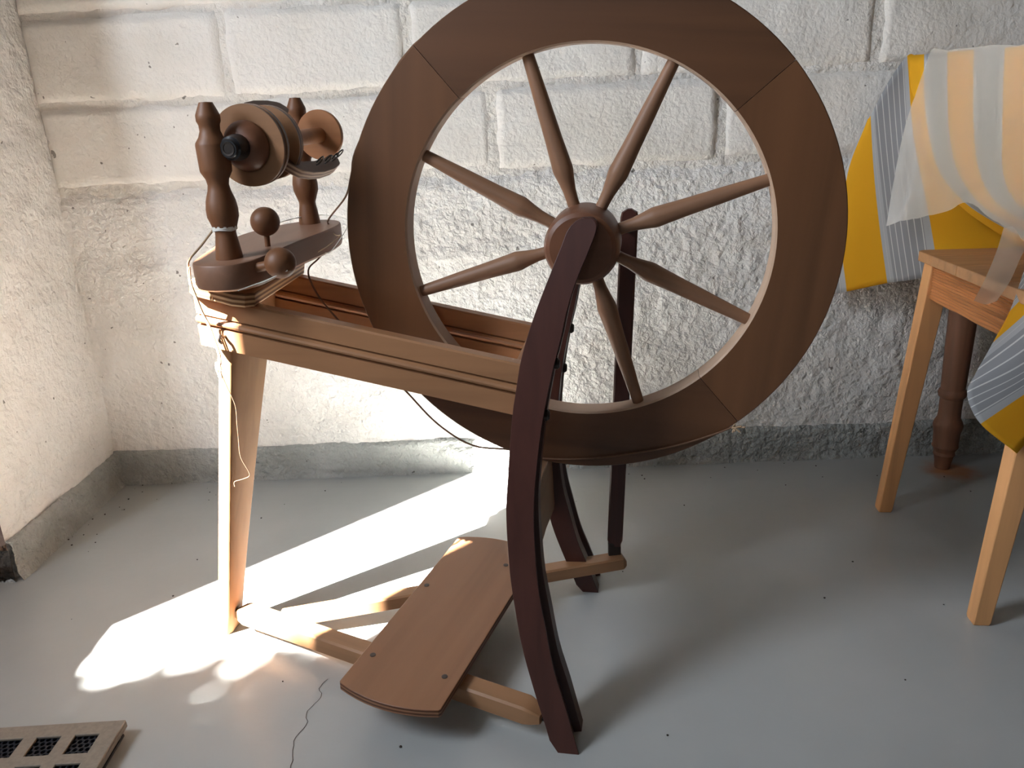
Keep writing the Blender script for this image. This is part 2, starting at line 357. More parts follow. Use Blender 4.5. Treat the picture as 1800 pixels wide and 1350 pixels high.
# outer skin of the recess with the opening
for y0, y1, z0, z1 in ((-.6, WY0, 0, 2.32), (WY1, YJ+.03, 0, 2.32), (WY0, WY1, 0, WZ0), (WY0, WY1, WZ1, 2.32)):
    lw2.box((WX-.01, (y0+y1)/2, (z0+z1)/2), (.01, 0, 0), (0, (y1-y0)/2, 0), (0, 0, (z1-z0)/2))
lw2.box(((WX+XL)/2, YE-.01, 1.16), ((XL-WX)/2+.02, 0, 0), (0, .01, 0), (0, 0, 1.16))
lw2.box((XL-.01, (YE+FY)/2, 1.16), (.01, 0, 0), (0, (YE-FY)/2, 0), (0, 0, 1.16))
lw2.build('recess_wall', M['wall'], lwall, 30)
# frame of the window, outside the view
wf = MB()
for y, hy, z, hz in (((WY0+WY1)/2, (WY1-WY0)/2+.04, WZ1+.02, .02), ((WY0+WY1)/2, (WY1-WY0)/2+.04, WZ0-.02, .02), (WY0-.02, .02, (WZ0+WZ1)/2, (WZ1-WZ0)/2), (WY1+.02, .02, (WZ0+WZ1)/2, (WZ1-WZ0)/2)):
    wf.box((WX+.012, y, z), (.012, 0, 0), (0, hy, 0), (0, 0, hz))
struct(wf.build('window_1', M['ceil'], bevel=.003))
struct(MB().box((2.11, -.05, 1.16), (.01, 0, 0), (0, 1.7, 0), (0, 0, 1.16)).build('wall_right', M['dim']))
fr = MB()
for x0, x1, z0, z1 in ((-1.3, FX0, 0, 2.32), (FX1, 2.12, 0, 2.32), (FX0, FX1, 0, FZ0), (FX0, FX1, FZ1, 2.32)):
    fr.box(((x0+x1)/2, FY-.01, (z0+z1)/2), ((x1-x0)/2, 0, 0), (0, .01, 0), (0, 0, (z1-z0)/2))
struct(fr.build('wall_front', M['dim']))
wf = MB()
for x, hx, z, hz in (((FX0+FX1)/2, (FX1-FX0)/2+.04, FZ1+.02, .02), ((FX0+FX1)/2, (FX1-FX0)/2+.04, FZ0-.02, .02), (FX0-.02, .02, (FZ0+FZ1)/2, (FZ1-FZ0)/2), (FX1+.02, .02, (FZ0+FZ1)/2, (FZ1-FZ0)/2)):
    wf.box((x, FY+.012, z), (hx, 0, 0), (0, .012, 0), (0, 0, hz))
struct(wf.build('window_2', M['ceil'], bevel=.003))
# hairline crack in the floor paint
ck = smooth_path([(-.262, .848, .0004), (-.268, .83, .0004), (-.262, .812, .0004), (-.274, .79, .0004), (-.27, .765, .0004), (-.278, .74, .0004), (-.272, .71, .0004), (-.274, .68, .0004)], 4)
ck = [p+Vector((random.uniform(-.0012, .0012), 0, 0)) for p in ck]
cb = MB(); n = len(ck)
cb.add([p+Vector((s*.0004, 0, 0)) for p in ck for s in (-1, 1)], [(2*i, 2*i+1, 2*i+3, 2*i+2) for i in range(n-1)])
cb.build('crack', M['steel'], fl)
# leafy twigs outside the window, on the sun's way
lf = MB(); c0 = Vector((-.42, .925, 0)) - sd*(4.4)
su = sd.cross(Vector((0, 0, 1))).normalized(); sv = su.cross(sd)
def shade_leaf(x, y, t, r=.026):
    # a leaf whose shadow would fall on the floor at (x, y), t metres up the sun's way
    c = Vector((x, y, 0))-sd*t
    r1 = Vector([random.gauss(0, 1) for _ in range(3)]).normalized()*r; r2 = r1.cross(Vector([random.gauss(0, 1) for _ in range(3)])).normalized()*r*.55
    lf.add([c-r1, c-r1*.3+r2, c+r1*.4+r2*.8, c+r1, c+r1*.4-r2*.8, c-r1*.3-r2], [(0, 1, 2, 3, 4, 5)])
n_l = 0
while n_l < 2600:
    x = random.uniform(-.78, -.1); y = random.uniform(.42, .985); p_ = -.676*x+.737*y
    if not .80 < p_ < 1.22: continue
    n_l += 1; e = .878-(.03 if x < -.5 else 0)+.012*sin(x*31)+.018*sin(x*13+2)-.10*max(0, x+.25)*2
    keep = min(1, max(0, (.085-(y-e))/.21))**1.3
    if random.random() < keep: shade_leaf(x, y, random.uniform(3.9, 4.7))
lo = lf.build('garden_foliage', M['leaf']); lo['kind'] = 'stuff'; tag(lo, 'green foliage outside the window that throws the dappled shade', 'foliage')

# ================================================================ the spinning wheel
# local frame: x along the bench (towards the drive wheel), y across it (away from the camera), z up; origin on the floor under the axle
SW = thing('spinning_wheel', 'brown wooden spinning wheel with big spoked drive wheel, slanting bench and foot treadle', 'spinning wheel', (.089, .871, 0), radians(-10.8))
# --- curved legs that carry the drive wheel
LX = [(0, -.031), (.02, -.035), (.036, -.04), (.068, -.05), (.12, -.064), (.172, -.073), (.211, -.078), (.275, -.081), (.307, -.079), (.38, -.073), (.411, -.068), (.444, -.062), (.49, -.047), (.539, -.027), (.562, -.0175), (.575, -.0125), (.59, -.006)]
RX = [(0, .0), (.057, -.016), (.096, -.028), (.148, -.038), (.187, -.045), (.238, -.049), (.276, -.050), (.308, -.048), (.36, -.042), (.389, -.037), (.431, -.028), (.461, -.020), (.496, -.012), (.526, -.002), (.551, .009), (.575, .0185), (.59, .024)]
def curved_leg(side):
    if side < 0: F = lambda z: -.176 + (z/.56)*.111; D = lambda z: .055 if z < .4 else .055-.035*(z-.4)/.18
    else: F = lambda z: .149 - (z/.56)*.104; D = lambda z: .055 if z < .4 else .055-.03*(z-.4)/.18
    rings = []; zs = [i*.56/40 for i in range(41)]+[.564, .568, .572, .576, .579, .582, .584, .5855, .5863]
    for z in zs:
        l, r = sm_interp(LX, z), sm_interp(RX, z); f = F(z); d = D(z)
        if z > .568:      # rounded top
            t = (z-.568)/.0190; k = (r-l)/2*(1-max(.0, 1-min(t, .985)**2.6)**.5); l += k; r -= k
        if z < .012: l += .007*(1-z/.012)**2
        g = .009
        if side < 0: sec = [(l, f), (r, f), (r, f+d*.04), (r-g, f+d*.07), (r-g, f+d*.62), (r, f+d*.66), (r, f+d), (l, f+d)]
        else: sec = [(l, f), (r, f), (r, f+d*.42), (r-g, f+d*.5), (r-g, f+d*.8), (r, f+d*.88), (r, f+d), (l, f+d)]
        rings.append([(x, y, z) for x, y in sec])
    o = MB().loft(rings).build('curved_leg', M['curved'], SW, 30, bevel=.0018)
    for z, dx in ((.43, 0), (.372, 0)):
        x = sm_interp(RX, z)-.001; y = F(z)+D(z)*.55
        MB().lathe([(0, .0065), (.003, .0065), (.0055, .0045), (.006, 0)], (x, y, z), (1, 0, -.05), 14).build('bolt', M['steel'], o)
    return o
curved_leg(-1); curved_leg(1)
# cross board between the two curved legs, under the drive wheel
w2 = [(-.137, .125), (-.115, .115), (.0, .19), (.112, .115), (.138, .125), (.122, .24), (.10, .262), (-.10, .262), (-.125, .24)]
w2 = [(-.098, .19), (-.055, .176), (.03, .172), (.112, .158), (.128, .17), (.122, .24), (.10, .255), (-.08, .255), (-.098, .24)]
MB().loft([[(x, y, z) for y, z in w2] for x in (-.075, -.059)]).build('cross_board', M['web'], SW, bevel=.0015)
# --- bench rails with moulded face
def rail(side, mat):
    y0 = -.09 if side < 0 else .072; s = -1
    pf = [(0, 0), (0, .40), (.0055, .405), (.0055, .435), (.001, .44), (-.0018, .475), (-.0026, .51), (-.0018, .55), (.001, .585), (.0055, .59), (.0055, .62), (.0012, .625), (.0012, .965), (.003, 1)]
    # profile (depth behind face, height fraction), back face 18 mm behind
    H0 = .060; rings = []
    for t in [i/10 for i in range(11)]:
        x = -.437 + t*(.39 if side < 0 else .382); zb = .4575-(x+.437)*.218
        r = [(x, y0+d, zb+h*H0) for d, h in pf] + [(x, y0+.018, zb+H0), (x, y0+.018, zb)]
        rings.append(r)
    return MB().loft(rings).build('bench_rail', mat, SW, 25)
rail(-1, M['rail']); rail(1, M['farrail'])
# end block joining the rails over the straight leg
def zr(x): return .4575-(x+.437)*.218
MB().box((-.4325, 0, zr(-.4325)+.024), (.012, 0, -.0025), (0, .071, 0), (.0045, 0, .026)).build('end_block', M['rail'], SW, bevel=.002)
# --- straight leg at the flyer end: thin across x, wide across y, tapering down
rings = []
for t in [i/14 for i in range(15)]:
    z = .452*t; xc = -.533 + .1*t**1.05 + .002; hx = .0125; 
    hy = .018 + .034*max(0, (t-.05))**1.2
    if t == 0: hx *= .8; hy *= .85
    f = .0075
    rings.append([(xc+a*hx+da, b*hy+db, z) for a, b, da, db in ((-1, -1, f, 0), (1, -1, -f*.5, 0), (1, -1, 0, f), (1, 1, 0, -f*.4), (1, 1, -f*.4, 0), (-1, 1, f, 0), (-1, 1, 0, f*-1), (-1, -1, 0, f))])
MB().loft(rings).build('straight_leg', M['leg'], SW, 50, bevel=.002)
# --- plywood block that carries the flyer base
pb = [(-.430, -.100), (-.380, -.106), (-.368, -.101), (-.362, -.090), (-.385, .092), (-.395, .1), (-.445, .1), (-.456, .09), (-.440, -.092)]
tl = Matrix.Rotation(radians(12.3), 4, 'Y'); base = Vector((-.415, 0, zr(-.415)+.0605))
b = MB(); b.loft([[(x+.415, y, z) for x, y in pb] for z in (0, .0165)])
b.build('mounting_block', M['ply'], SW, bevel=.0015, matrix=Matrix.Translation(base) @ tl)
MB().lathe([(0, .03), (.022, .03)], (-.410, -.03, .508), (0, 0, 1), 20).build('pivot_spacer', M['black'], SW)
# --- flyer base (mother of all), a lens-shaped board lying across the bench, slightly tilted
def MZ(y): return .559 + (y+.102)*.054
out = [(-.378, -.141), (-.394, -.137), (-.408, -.125), (-.416, -.105), (-.428, -.06), (-.437, -.02), (-.440, .03), (-.436, .07), (-.42, .11), (-.402, .135), (-.38, .147), (-.362, .146), (-.345, .134), (-.334, .11), (-.331, .08), (-.333, .04), (-.337, 0), (-.340, -.06), (-.341, -.105), (-.348, -.126), (-.361, -.138)]
out = [tuple(p) for p in [Vector(q) for q in smooth_path([(x, y, 0) for x, y in out+[out[0]]], 3)[:-1]]]
b = MB(); ctr = Vector((-.387, .003, 0))
rings = []
for d, sc in ((-.030, .93), (-.027, .985), (-.022, 1), (-.0025, 1), (-.0008, .993), (0, .98)):
    rings.append([(ctr.x+(p[0]-ctr.x)*sc, ctr.y+(p[1]-ctr.y)*sc, MZ(p[1])+d) for p in out])
b.loft(rings).build('flyer_base', M['moa'], SW, 33)
# --- maidens
mp = [(0, .0142), (.004, .0143), (.02, .0122), (.027, .011), (.031, .0108), (.036, .0125), (.047, .0162), (.055, .0165), (.064, .0152), (.074, .0118), (.08, .0108), (.086, .0118), (.0935, .016), (.096, .0163), (.12, .0168), (.1225, .0163), (.128, .0125), (.134, .0103), (.14, .0105), (.144, .0122), (.149, .0122), (.1505, .0118), (.162, .0068), (.1625, 0)]
def maiden(x, y, k, h=1.0):
    return MB().lathe([(t*h, r*k) for t, r in mp], (x, y, MZ(y)-.003), (0.004, 0, 1), 26).build('maiden', M['maiden'], SW, 32)
maiden(-.377, -.102, 1.0); maiden(-.3805, .118, 1.0, 1.0)
# --- tension knobs: one on top of the base, one at the end of a stem
def knob(c, stem0, r, rs, mat='maiden'):
    o = MB().sphere(c, r, 28, 18).build('tension_knob', M[mat], SW, 60)
    d = Vector(stem0)-Vector(c); MB().lathe([(0, rs), (d.length-r*.7, rs)], Vector(c)+d.normalized()*r*.7, d, 14).build('stem', M['maiden'], o)
knob((-.362, -.04, .5905), (-.363, -.04, .562), .0165, .0032)
knob((-.312, -.115, .5545), (-.36, -.106, .546), .0165, .0052)
# --- flyer, whorl, bearing, bobbin on an axis that climbs a little towards the back
A0 = Vector((-.3515, -.06, .6745)); AD = Vector((.0075, .158, .0085)).normalized()
def ax(y): return A0 + AD*((y+.06)/AD.y)
QM = AD.to_track_quat('Z', 'Y').to_matrix().to_4x4()
def axm(y): return Matrix.Translation(ax(y)) @ QM
b = MB(); b.lathe([(0, .0425), (.0035, .0428), (.0045, .040), (.0065, .040), (.0075, .0428), (.012, .0425)], (0, 0, 0), (0, 0, 1), 56)
wh = b.build('flyer_whorl', M['disc'], SW, 30, matrix=axm(-.074))
WI = axm(-.074).inverted()
MB().lathe([(0, .006), (.0005, .0135), (.003, .019), (.0075, .0225), (.012, .0255), (.0145, .0265), (.016, .0265)], ax(-.092), AD, 40).build('boss', M['hub'], wh, 40, matrix=WI)
b = MB(); b.lathe([(.006, 0), (.006, .0055), (0, .0058), (0, .0092), (.0015, .0100), (.003, .0100), (.0045, .012), (.014, .0135), (.02, .0135)], ax(-.1115), AD, 28)
# hollow front
br = b.build('bearing', M['black'], SW, 30)
MB().lathe([(.004, 0), (.004, .0052), (.0002, .0054), (.0, .0072), (.0008, .0074)], ax(-.1122), AD, 24).build('orifice', M['steel'], br)
MB().box(Vector(ax(-.1))+Vector((-.012, 0, 0)), (.013, 0, 0), (0, .005, 0), (0, 0, .008)).build('bearing_strap', M['leather'], SW, bevel=.001)
u0 = Vector((cos(radians(-47)), 0, sin(radians(-47)))); u0 = (u0-AD*u0.dot(AD)).normalized(); n0 = u0.cross(AD)
if n0.z < 0: n0 = -n0
def arm(sg, ylist):
    rings = []
    for t in [i/20 for i in range(21)]:
        yy = -.046 + .118*t
        r = interp(ylist, t); w_ = .0085 if t < .9 else .0085*sqrt(max(0.05, 1-((t-.9)/.1)**2)); th = .0058
        # the plate is bent outwards; its flat side looks away from the axis
        c = ax(yy)+u0*(r*sg); rings.append([c+u0*(sg*a*w_)+n0*(b_*th) for a, b_ in ((-1, -1), (1, -1), (1, 1), (-1, 1))])
    return rings
yl = [(0, .012), (.06, .03), (.15, .040), (.3, .0455), (.5, .048), (.75, .047), (1, .042)]
b = MB(); b.loft(arm(1, yl)); b.loft(arm(-1, yl)); b.lathe([(0, .016), (.012, .016)], ax(-.05), AD, 24)
FM = Matrix((( *u0, 0), (*AD, 0), (*n0, 0), (0, 0, 0, 1))).transposed(); FM.translation = ax(-.046); FI = FM.inverted()
fy = b.xf(FI).build('flyer', M['arm'], SW, 40, matrix=FM)
for t in (.42, .6, .78, .93):
    c = ax(-.046+.118*t)+u0*(interp(yl, t))+n0*.008
    c = c + n0*.0
    pth = [c+n0*(.004+.0065*sin(a)+.003)+AD*(.0058*cos(a)) + Vector((0, 0, .0)) for a in [radians(x) for x in range(-90, 200, 24)]]
    MB().tube([c]+pth, .0009, 6).xf(FI).build('hook', M['steel'], fy)
b = MB(); b.lathe([(0, .0), (.0005, .040), (.0095, .040), (.0098, 0)], (0, 0, 0), (0, 0, 1), 48)
bo = b.build('bobbin', M['disc'], SW, 30, matrix=axm(-.034))
MB().lathe([(0, .0095), (.125, .0095)], (0, 0, .008), (0, 0, 1), 24).build('core', M['smalldisc'], bo, 30)
BI = axm(-.034).inverted()
MB().lathe([(0, .0300), (.001, .0306), (.0055, .0306), (.0065, .0300), (.0066, .012), (.02, .011)][:4], ax(.098), AD, 40).build('bobbin_end', M['smalldisc'], bo, 30, matrix=BI)
MB().lathe([(0, .0075), (.008, .0078), (.012, .006), (.013, 0)], ax(.0975), -AD, 20).build('bush', M['brass'], bo, matrix=BI)
MB().lathe([(0, .0035), (.205, .0035)], ax(-.08), AD, 12).build('flyer_shaft', M['steel'], SW)

# --- drive wheel: hub with spokes and four rim segments
TL = radians(-2.24); WM = Matrix.Translation((-.001, .001, .553)) @ Matrix.Rotation(-TL, 4, 'X')   # local y = away from the camera, x right, z up
ang = MB().lathe([(0, .0), (.0004, .034), (.003, .0385), (.010, .0415), (.026, .042), (.055, .042), (.072, .0405), (.08, .037), (.0804, 0)], (0, -.038, 0), (0, 1, 0), 56)
hub = ang.build('wheel_hub', M['hub'], SW, 28, matrix=WM)
MB().lathe([(0, .0052), (.215, .0052)], (0, -.066, 0), (0, 1, 0), 14).build('axle', M['steel'], hub)
RI, RO, TW = .207, .280, .030
def seg_mesh(name, mat):
    rings = []
    for i in range(33):
        a = radians(-44.93 + 89.86*i/32); cs, sn = cos(a), sin(a)
        prof = [(RI+.002, 0), (RO-.001, 0), (RO, .001), (RO-.0005, .008), (RO-.004, .0105), (RO-.0005, .0135), (RO-.0005, .0165), (RO-.004, .0195), (RO-.0005, .022), (RO, TW-.001), (RO-.001, TW), (RI+.002, TW), (RI, TW-.002), (RI, .002)]
        rings.append([(r*cs, y, r*sn) for r, y in prof])
    o = MB().loft(rings).build(name, mat, hub, 20); o.data.materials.append(M['rimedge'])
    for p in o.data.polygons:
        if (p.center.x**2+p.center.z**2)**.5 < RI+.0022 and abs(p.normal.y) < .9: p.material_index = 1
    return o
for k, a in enumerate((-5.4, 84.6, 174.6, 264.6)):
    m = M['rim'] if k in (0, 2) else M['rim2']
    if k == 0: s0 = seg_mesh('rim_segment', m); o = s0
    else: o = s0.copy(); o.data = s0.data.copy(); o.data.materials[0] = m; C.objects.link(o)
    o.matrix_local = Matrix.Rotation(radians(-a), 4, 'Y')
SPOKES = [106.0, 62.4, 17.0, -27.0, -72.7, -118.0, -164.0, 150.8]
sp = [(0, .0070), (.012, .0068), (.022, .0073), (.034, .0092), (.044, .0112), (.048, .0115), (.056, .0110), (.08, .0098), (.12, .0086), (.15, .0074), (.168, .0068), (.174, .0066)]
s0 = None
for a in SPOKES:
    if s0 is None: s0 = MB().lathe([(t+.036, r) for t, r in sp], (0, .015, 0), (1, 0, 0), 20).build('spoke', M['spoke'], hub, 28); o = s0
    else: o = s0.copy(); C.objects.link(o)
    o.matrix_local = Matrix.Rotation(radians(-a), 4, 'Y')
# --- footman rod behind the wheel, from the crank down to the treadle
p0 = Vector((.047, .118, .578)); p1 = Vector((.0245, .164, .076)); d = (p0-p1)
rings = []
for t in [0, .008, .02] + [i/16 for i in range(1, 16)] + [.965, .98, .992, 1]:
    k = 1 if .01 < t < .97 else (.82 if t < .01 else max(.02, 1-((t-.97)/.0305)**4)**.5)
    c = p1+d*t; hw = .0112*k + 0; hd = .006
    rings.append([c+Vector((a*hw, b_*hd, 0)) for a, b_ in ((-1, -.6), (-.8, -1), (.8, -1), (1, -.6), (1, .6), (.8, 1), (-.8, 1), (-1, .6))])
fm = MB().loft(rings).build('footman', M['curved'], SW, 40)
MB().tube([(-.001, .10, .553), (-.001, .122, .553), (.02, .122, .553), (.046, .118, .553), (.046, .105, .553)], .004, 10).build('crank', M['steel'], fm)
# --- treadle: pivot bar between the straight leg and the near leg, slanting bar to the footman, foot board on both
def bar(p, q, hw, hh, chp=.02, chq=.02, name='treadle_bar'):
    p, q = Vector(p), Vector(q); d = (q-p); L = d.length; d.normalize(); s = d.cross(Vector((0, 0, 1))).normalized(); u = s.cross(d)
    mtx = Matrix((( *d, 0), (*s, 0), (*u, 0), (0, 0, 0, 1))).transposed(); mtx.translation = p
    f = .003
    rings = []
    for t, k, e in ((0, .55, .5), (chp*.5, .82, .85), (chp, 1, 1), (L*.5, 1, 1), (L-chq, 1, 1), (L-chq*.5, .85, .8), (L, .6, .45)):
        rings.append([(t, a*hw*k, b_*hh*e-(1-e)*hh*.4) for a, b_ in ((-1, -1+.2), (-.8, -1), (.8, -1), (1, -.8), (1, .8), (.8, 1), (-.8, 1), (-1, .8))])
    return MB().loft(rings).build(name, M['bar'], SW, 22, matrix=mtx)
bar((-.512, .002, .031), (-.044, -.153, .031), .0135, .0125)
bar((-.440, -.012, .032), (.040, .163, .052), .0125, .010, .004, .006)
MB().lathe([(0, .0028), (.03, .0028)], (-.530, .005, .026), (1, -.3, 0), 10).build('pivot_pin', M['steel'], SW)
MB().lathe([(0, .0028), (.03, .0028)], (-.054, -.15, .026), (1, -.3, 0), 10).build('pivot_pin', M['steel'], SW)
MB().box((.024, .162, .070), (.009, .002, 0), (-.001, .004, 0), (0, 0, .012)).build('leather_joint', M['leather'], SW, bevel=.001)
# foot board
bz = .060
e1 = Vector((.192, .981, .03)).normalized(); cen = Vector((-.188, -.008, .064)); s1 = Vector((.98, -.188, -.045)); s1 = (s1-e1*s1.dot(e1)).normalized(); n1 = s1.cross(e1).normalized()
tm = Matrix(((*s1, 0), (*e1, 0), (*n1, 0), (0, 0, 0, 1))).transposed(); tm.translation = cen
hw, hl = .067, .172
pts = [(-hw, -hl+.003), (-hw+.002, -hl)]+[(-hw+.002+(2*hw-.004)*t, -hl-.012*(1-(2*t-1)**2)) for t in [i/10 for i in range(1, 10)]]+[(hw-.002, -hl), (hw, -hl+.003), (hw, hl-.003), (hw-.002, hl)]+[(hw-.002-(2*hw-.004)*t, hl+.014*(1-(2*t-1)**2)) for t in [i/10 for i in range(1, 10)]]+[(-hw+.002, hl), (-hw, hl-.003)]
b = MB().loft([[(x, y, z) for x, y in pts] for z in (-.0105, 0)])
TB = b.build('treadle_board', M['tread'], SW, 30, bevel=.001, matrix=tm)
for lx, ly in ((-.056, .038), (.032, .123), (-.053, -.116), (.048, -.120)):
    MB().lathe([(0, .0038), (.0008, .0036), (.0012, .002), (.0009, 0)], (lx, ly, -.0002), (0, 0, 1), 16).build('screw', M['screw'], TB)

# ---------------------------------------------------------------- cords tied to the wheel
SM = Matrix.Translation((.089, .871, 0)) @ Matrix.Rotation(radians(-10.8), 4, 'Z')
def wl(p): return SM @ Vector(p)
def rimp(a, r, off=-.003):
    q = WM @ Vector((r*cos(radians(a)), off, r*sin(radians(a)))); return tuple(q)
def cordobj(name, pts, r, mat, sub=6, n=6): return MB().tube([wl(p) for p in smooth_path(pts, sub)], r, n).build(name, M[mat], None, 80)
pts = [rimp(100, .2815, .012), rimp(130, .2825, .012), rimp(155, .2825, .012), rimp(163, .283, .012), (-.29, .03, .61), (-.347, .10, .574), (-.334, .10, .562), (-.345, .062, .535), (-.357, .045, .519), (-.338, .02, .495), (-.308, 0, .469), (-.26, -.01, .42), (-.218, -.02, .379), (-.182, -.02, .338), (-.14, -.02, .311), (-.094, -.012, .303), rimp(-108, .279), rimp(-100, .274), rimp(-88, .2675), rimp(-76, .2655), rimp(-66, .270), rimp(-56, .277), rimp(-52, .2815, .0)]
dc = cordobj('drive_cord', pts, .00115, 'darkcord'); tag(dc, 'slack brown drive cord sagging from the big wheel rim through the bench', 'cord')
kb = MB(); kc = rimp(-52, .2830, 0)
for k in range(6):
    a0 = Vector(kc)+Vector([random.uniform(-.003, .003) for _ in range(3)])
    kb.tube([wl(p) for p in smooth_path([kc, a0, Vector(kc)+Vector((random.uniform(-.004, .014), random.uniform(-.006, 0), random.uniform(-.006, .006)))], 4)], .0011, 5)
k_ = kb.build('knot', M['cord'], dc, 80)
# brake cord round the near maiden and down the bench end
ring = [(-.377+.0122*cos(radians(a)), -.102+.0122*sin(radians(a)), .5895+.0006*sin(radians(a*3))) for a in range(0, 720, 30)]
b = MB()
for dz in (0, .0016, .0032): b.tube([wl((x, y, z+dz)) for x, y, z in ring[:13]], .0010, 6)
bc = b.build('brake_cord', M['thread'], None, 80); tag(bc, 'pale brake cord wound round the near maiden and hanging down the bench end', 'cord')
pts = [(-.3885, -.106, .590), (-.402, -.112, .574), (-.411, -.122, .562), (-.4165, -.12, .553), (-.419, -.118, .535), (-.4195, -.112, .518), (-.42, -.105, .50), (-.418, -.1, .485), (-.414, -.1, .465), (-.411, -.1, .45), (-.412, -.1, .437)]
b = MB(); b.tube([wl(p) for p in smooth_path(pts, 5)], .0012, 6); b.tube([wl(Vector(p)+Vector((.0022, -.001, 0))) for p in smooth_path(pts[3:], 5)], .0010, 6)
b.build('strand', M['cord'], bc, 80)
b = MB(); kc = Vector(pts[-1])
for k in range(9):
    b.tube([wl(p) for p in smooth_path([kc+Vector((0, 0, .003)), kc+Vector((random.uniform(-.004, .004), -.002, random.uniform(-.002, .002))), kc+Vector((random.uniform(-.004, .005), random.uniform(-.003, .001), random.uniform(-.018, -.004)))], 4)], .0011, 5)
b.build('knot', M['cord'], bc, 80)
# screw hook the cord is tied to
MB().tube([p for p in smooth_path([(-.405, -.088, .468), (-.405, -.094, .468), (-.405, -.1, .471), (-.405, -.103, .466), (-.405, -.099, .462)], 4)], .0017, 8).build('screw_hook', M['steel'], SW)
pts = [(-.412, -.101, .43), (-.408, -.098, .408), (-.404, -.0945, .385), (-.407, -.0925, .36), (-.411, -.088, .34), (-.414, -.085, .315), (-.409, -.080, .29), (-.418, -.082, .284), (-.427, -.086, .282), (-.4275, -.087, .276)]
lt = cordobj('loose_thread', pts, .0005, 'darkcord', 6, 5); tag(lt, 'thin loose thread dangling in front of the straight leg', 'thread')
# fine thread laid along the base board and tied at its far end
pts = [(-.30, -.125, .548), (-.325, -.128, .538), (-.335, -.135, .535), (-.345, -.15, .532)]
pts2 = [(-.39, .01, .5725), (-.40, .06, .5775), (-.38, .118, .581), (-.345, .118, .5795), (-.318, .098, .575), (-.3075, .06, .566), (-.318, .035, .545), (-.334, .05, .54)]
b = MB(); b.tube([wl(p) for p in smooth_path(pts2, 6)], .0006, 5)
b2 = MB(); b2.tube([wl(p) for p in smooth_path([(-.345, .092, .568), (-.325, .07, .56), (-.3085, .045, .562), (-.316, .02, .553), (-.333, .03, .545), (-.352, .05, .535)], 6)], .0007, 5)
wt = b.build('white_thread', M['thread'], None, 80); b2.build('loop', M['cord'], wt, 80); b3 = MB(); b3.tube([wl(p) for p in smooth_path(pts, 5)], .0006, 5); b3.build('thread_end', M['thread'], wt, 80); tag(wt, 'fine white thread looped over the far end of the flyer base', 'thread')

# ================================================================ ventilated panel, lower left
PN = thing('ventilation_panel', 'beige plastic panel with square black honeycomb openings lying on the floor', 'panel', (-.485, .764, 0), radians(1.2))
# plate with a grid of square holes, built from strips
ZT, ZB = .022, .0185; nx, ny = 5, 5; px_, py_ = .0445, .0445; hx_, hy_ = .0285, .0295
xs = [0]; 
for i in range(nx): xs += [-(.022+i*px_), -(.022+i*px_+hx_)]
xs += [-(.022+nx*px_)]
ys = [0]
for i in range(ny): ys += [-(.0205+i*py_), -(.0205+i*py_+hy_)]
ys += [-(.0205+ny*py_)]
b = MB(); idx = {}
for k, z in enumerate((ZB, ZT)):
    for i, x in enumerate(xs):
        for j, y in enumerate(ys): idx[i, j, k] = len(b.v); b.v.append((x, y, z))
hole = lambda i, j: 0 <= i < len(xs)-1 and 0 <= j < len(ys)-1 and i % 2 == 1 and j % 2 == 1
solid = lambda i, j: 0 <= i < len(xs)-1 and 0 <= j < len(ys)-1 and not hole(i, j)
for i in range(len(xs)-1):
    for j in range(len(ys)-1):
        if not solid(i, j): continue
        for k in (0, 1): b.f.append((idx[i, j, k], idx[i+1, j, k], idx[i+1, j+1, k], idx[i, j+1, k]))
        for (di, dj), (p, q) in {(-1, 0): ((i, j), (i, j+1)), (1, 0): ((i+1, j), (i+1, j+1)), (0, -1): ((i, j), (i+1, j)), (0, 1): ((i, j+1), (i+1, j+1))}.items():
            if not solid(i+di, j+dj): b.f.append((idx[p+(0,)], idx[q+(0,)], idx[q+(1,)], idx[p+(1,)]))
b.build('plate', M['panel'], PN, 30, bevel=.0008)
b = MB(); x1_, y1_ = xs[-1], ys[-1]
o_ = [(0, 0), (0, y1_), (x1_, y1_), (x1_, 0)]; i_ = [(-.004, -.004), (-.004, y1_+.004), (x1_+.004, y1_+.004), (x1_+.004, -.004)]
b.loft([[(*p, .0125), (*p, .0185), (*q, .0185), (*q, .0125)] for p, q in zip(o_, i_)], closed=True).build('rim', M['panel'], PN, 30)
# black honeycomb under the plate
b = MB(); R_ = .0042; x_end = xs[-1]+.009; y_end = ys[-1]+.009
i = 0; yy = -.009
row = 0; z0, z1 = .008, .0180
while yy > y_end:
    xx = -.009 - (R_*.866 if row % 2 else 0)
    while xx > x_end:
        o_ = [(xx+R_*sin(radians(60*k)), yy+R_*cos(radians(60*k))) for k in range(6)]
        n_ = [(xx+R_*.72*sin(radians(60*k)), yy+R_*.72*cos(radians(60*k))) for k in range(6)]
        s = len(b.v); b.v += [(x, y, z1) for x, y in o_]+[(x, y, z1) for x, y in n_]+[(x, y, z0) for x, y in n_]
        for k in range(6): k2 = (k+1) % 6; b.f += [(s+k, s+k2, s+6+k2, s+6+k), (s+6+k, s+6+k2, s+12+k2, s+12+k)]
        xx -= R_*1.732
    yy -= R_*1.5; row += 1
hc = b.build('honeycomb', M['mesh'], PN, 30); hc['kind'] = 'stuff'
MB().box(((xs[-1])/2, ys[-1]/2, .003), (-xs[-1]/2-.004, 0, 0), (0, -ys[-1]/2-.004, 0), (0, 0, .0015)).build('backing', M['black'], PN)
for cx, cy in ((-.012, -.012), (xs[-1]+.012, -.012), (-.012, ys[-1]+.012), (xs[-1]+.012, ys[-1]+.012)):
    MB().lathe([(0, .007), (.0135, .008)], (cx, cy, 0), (0, 0, 1), 12).build('foot', M['black'], PN)

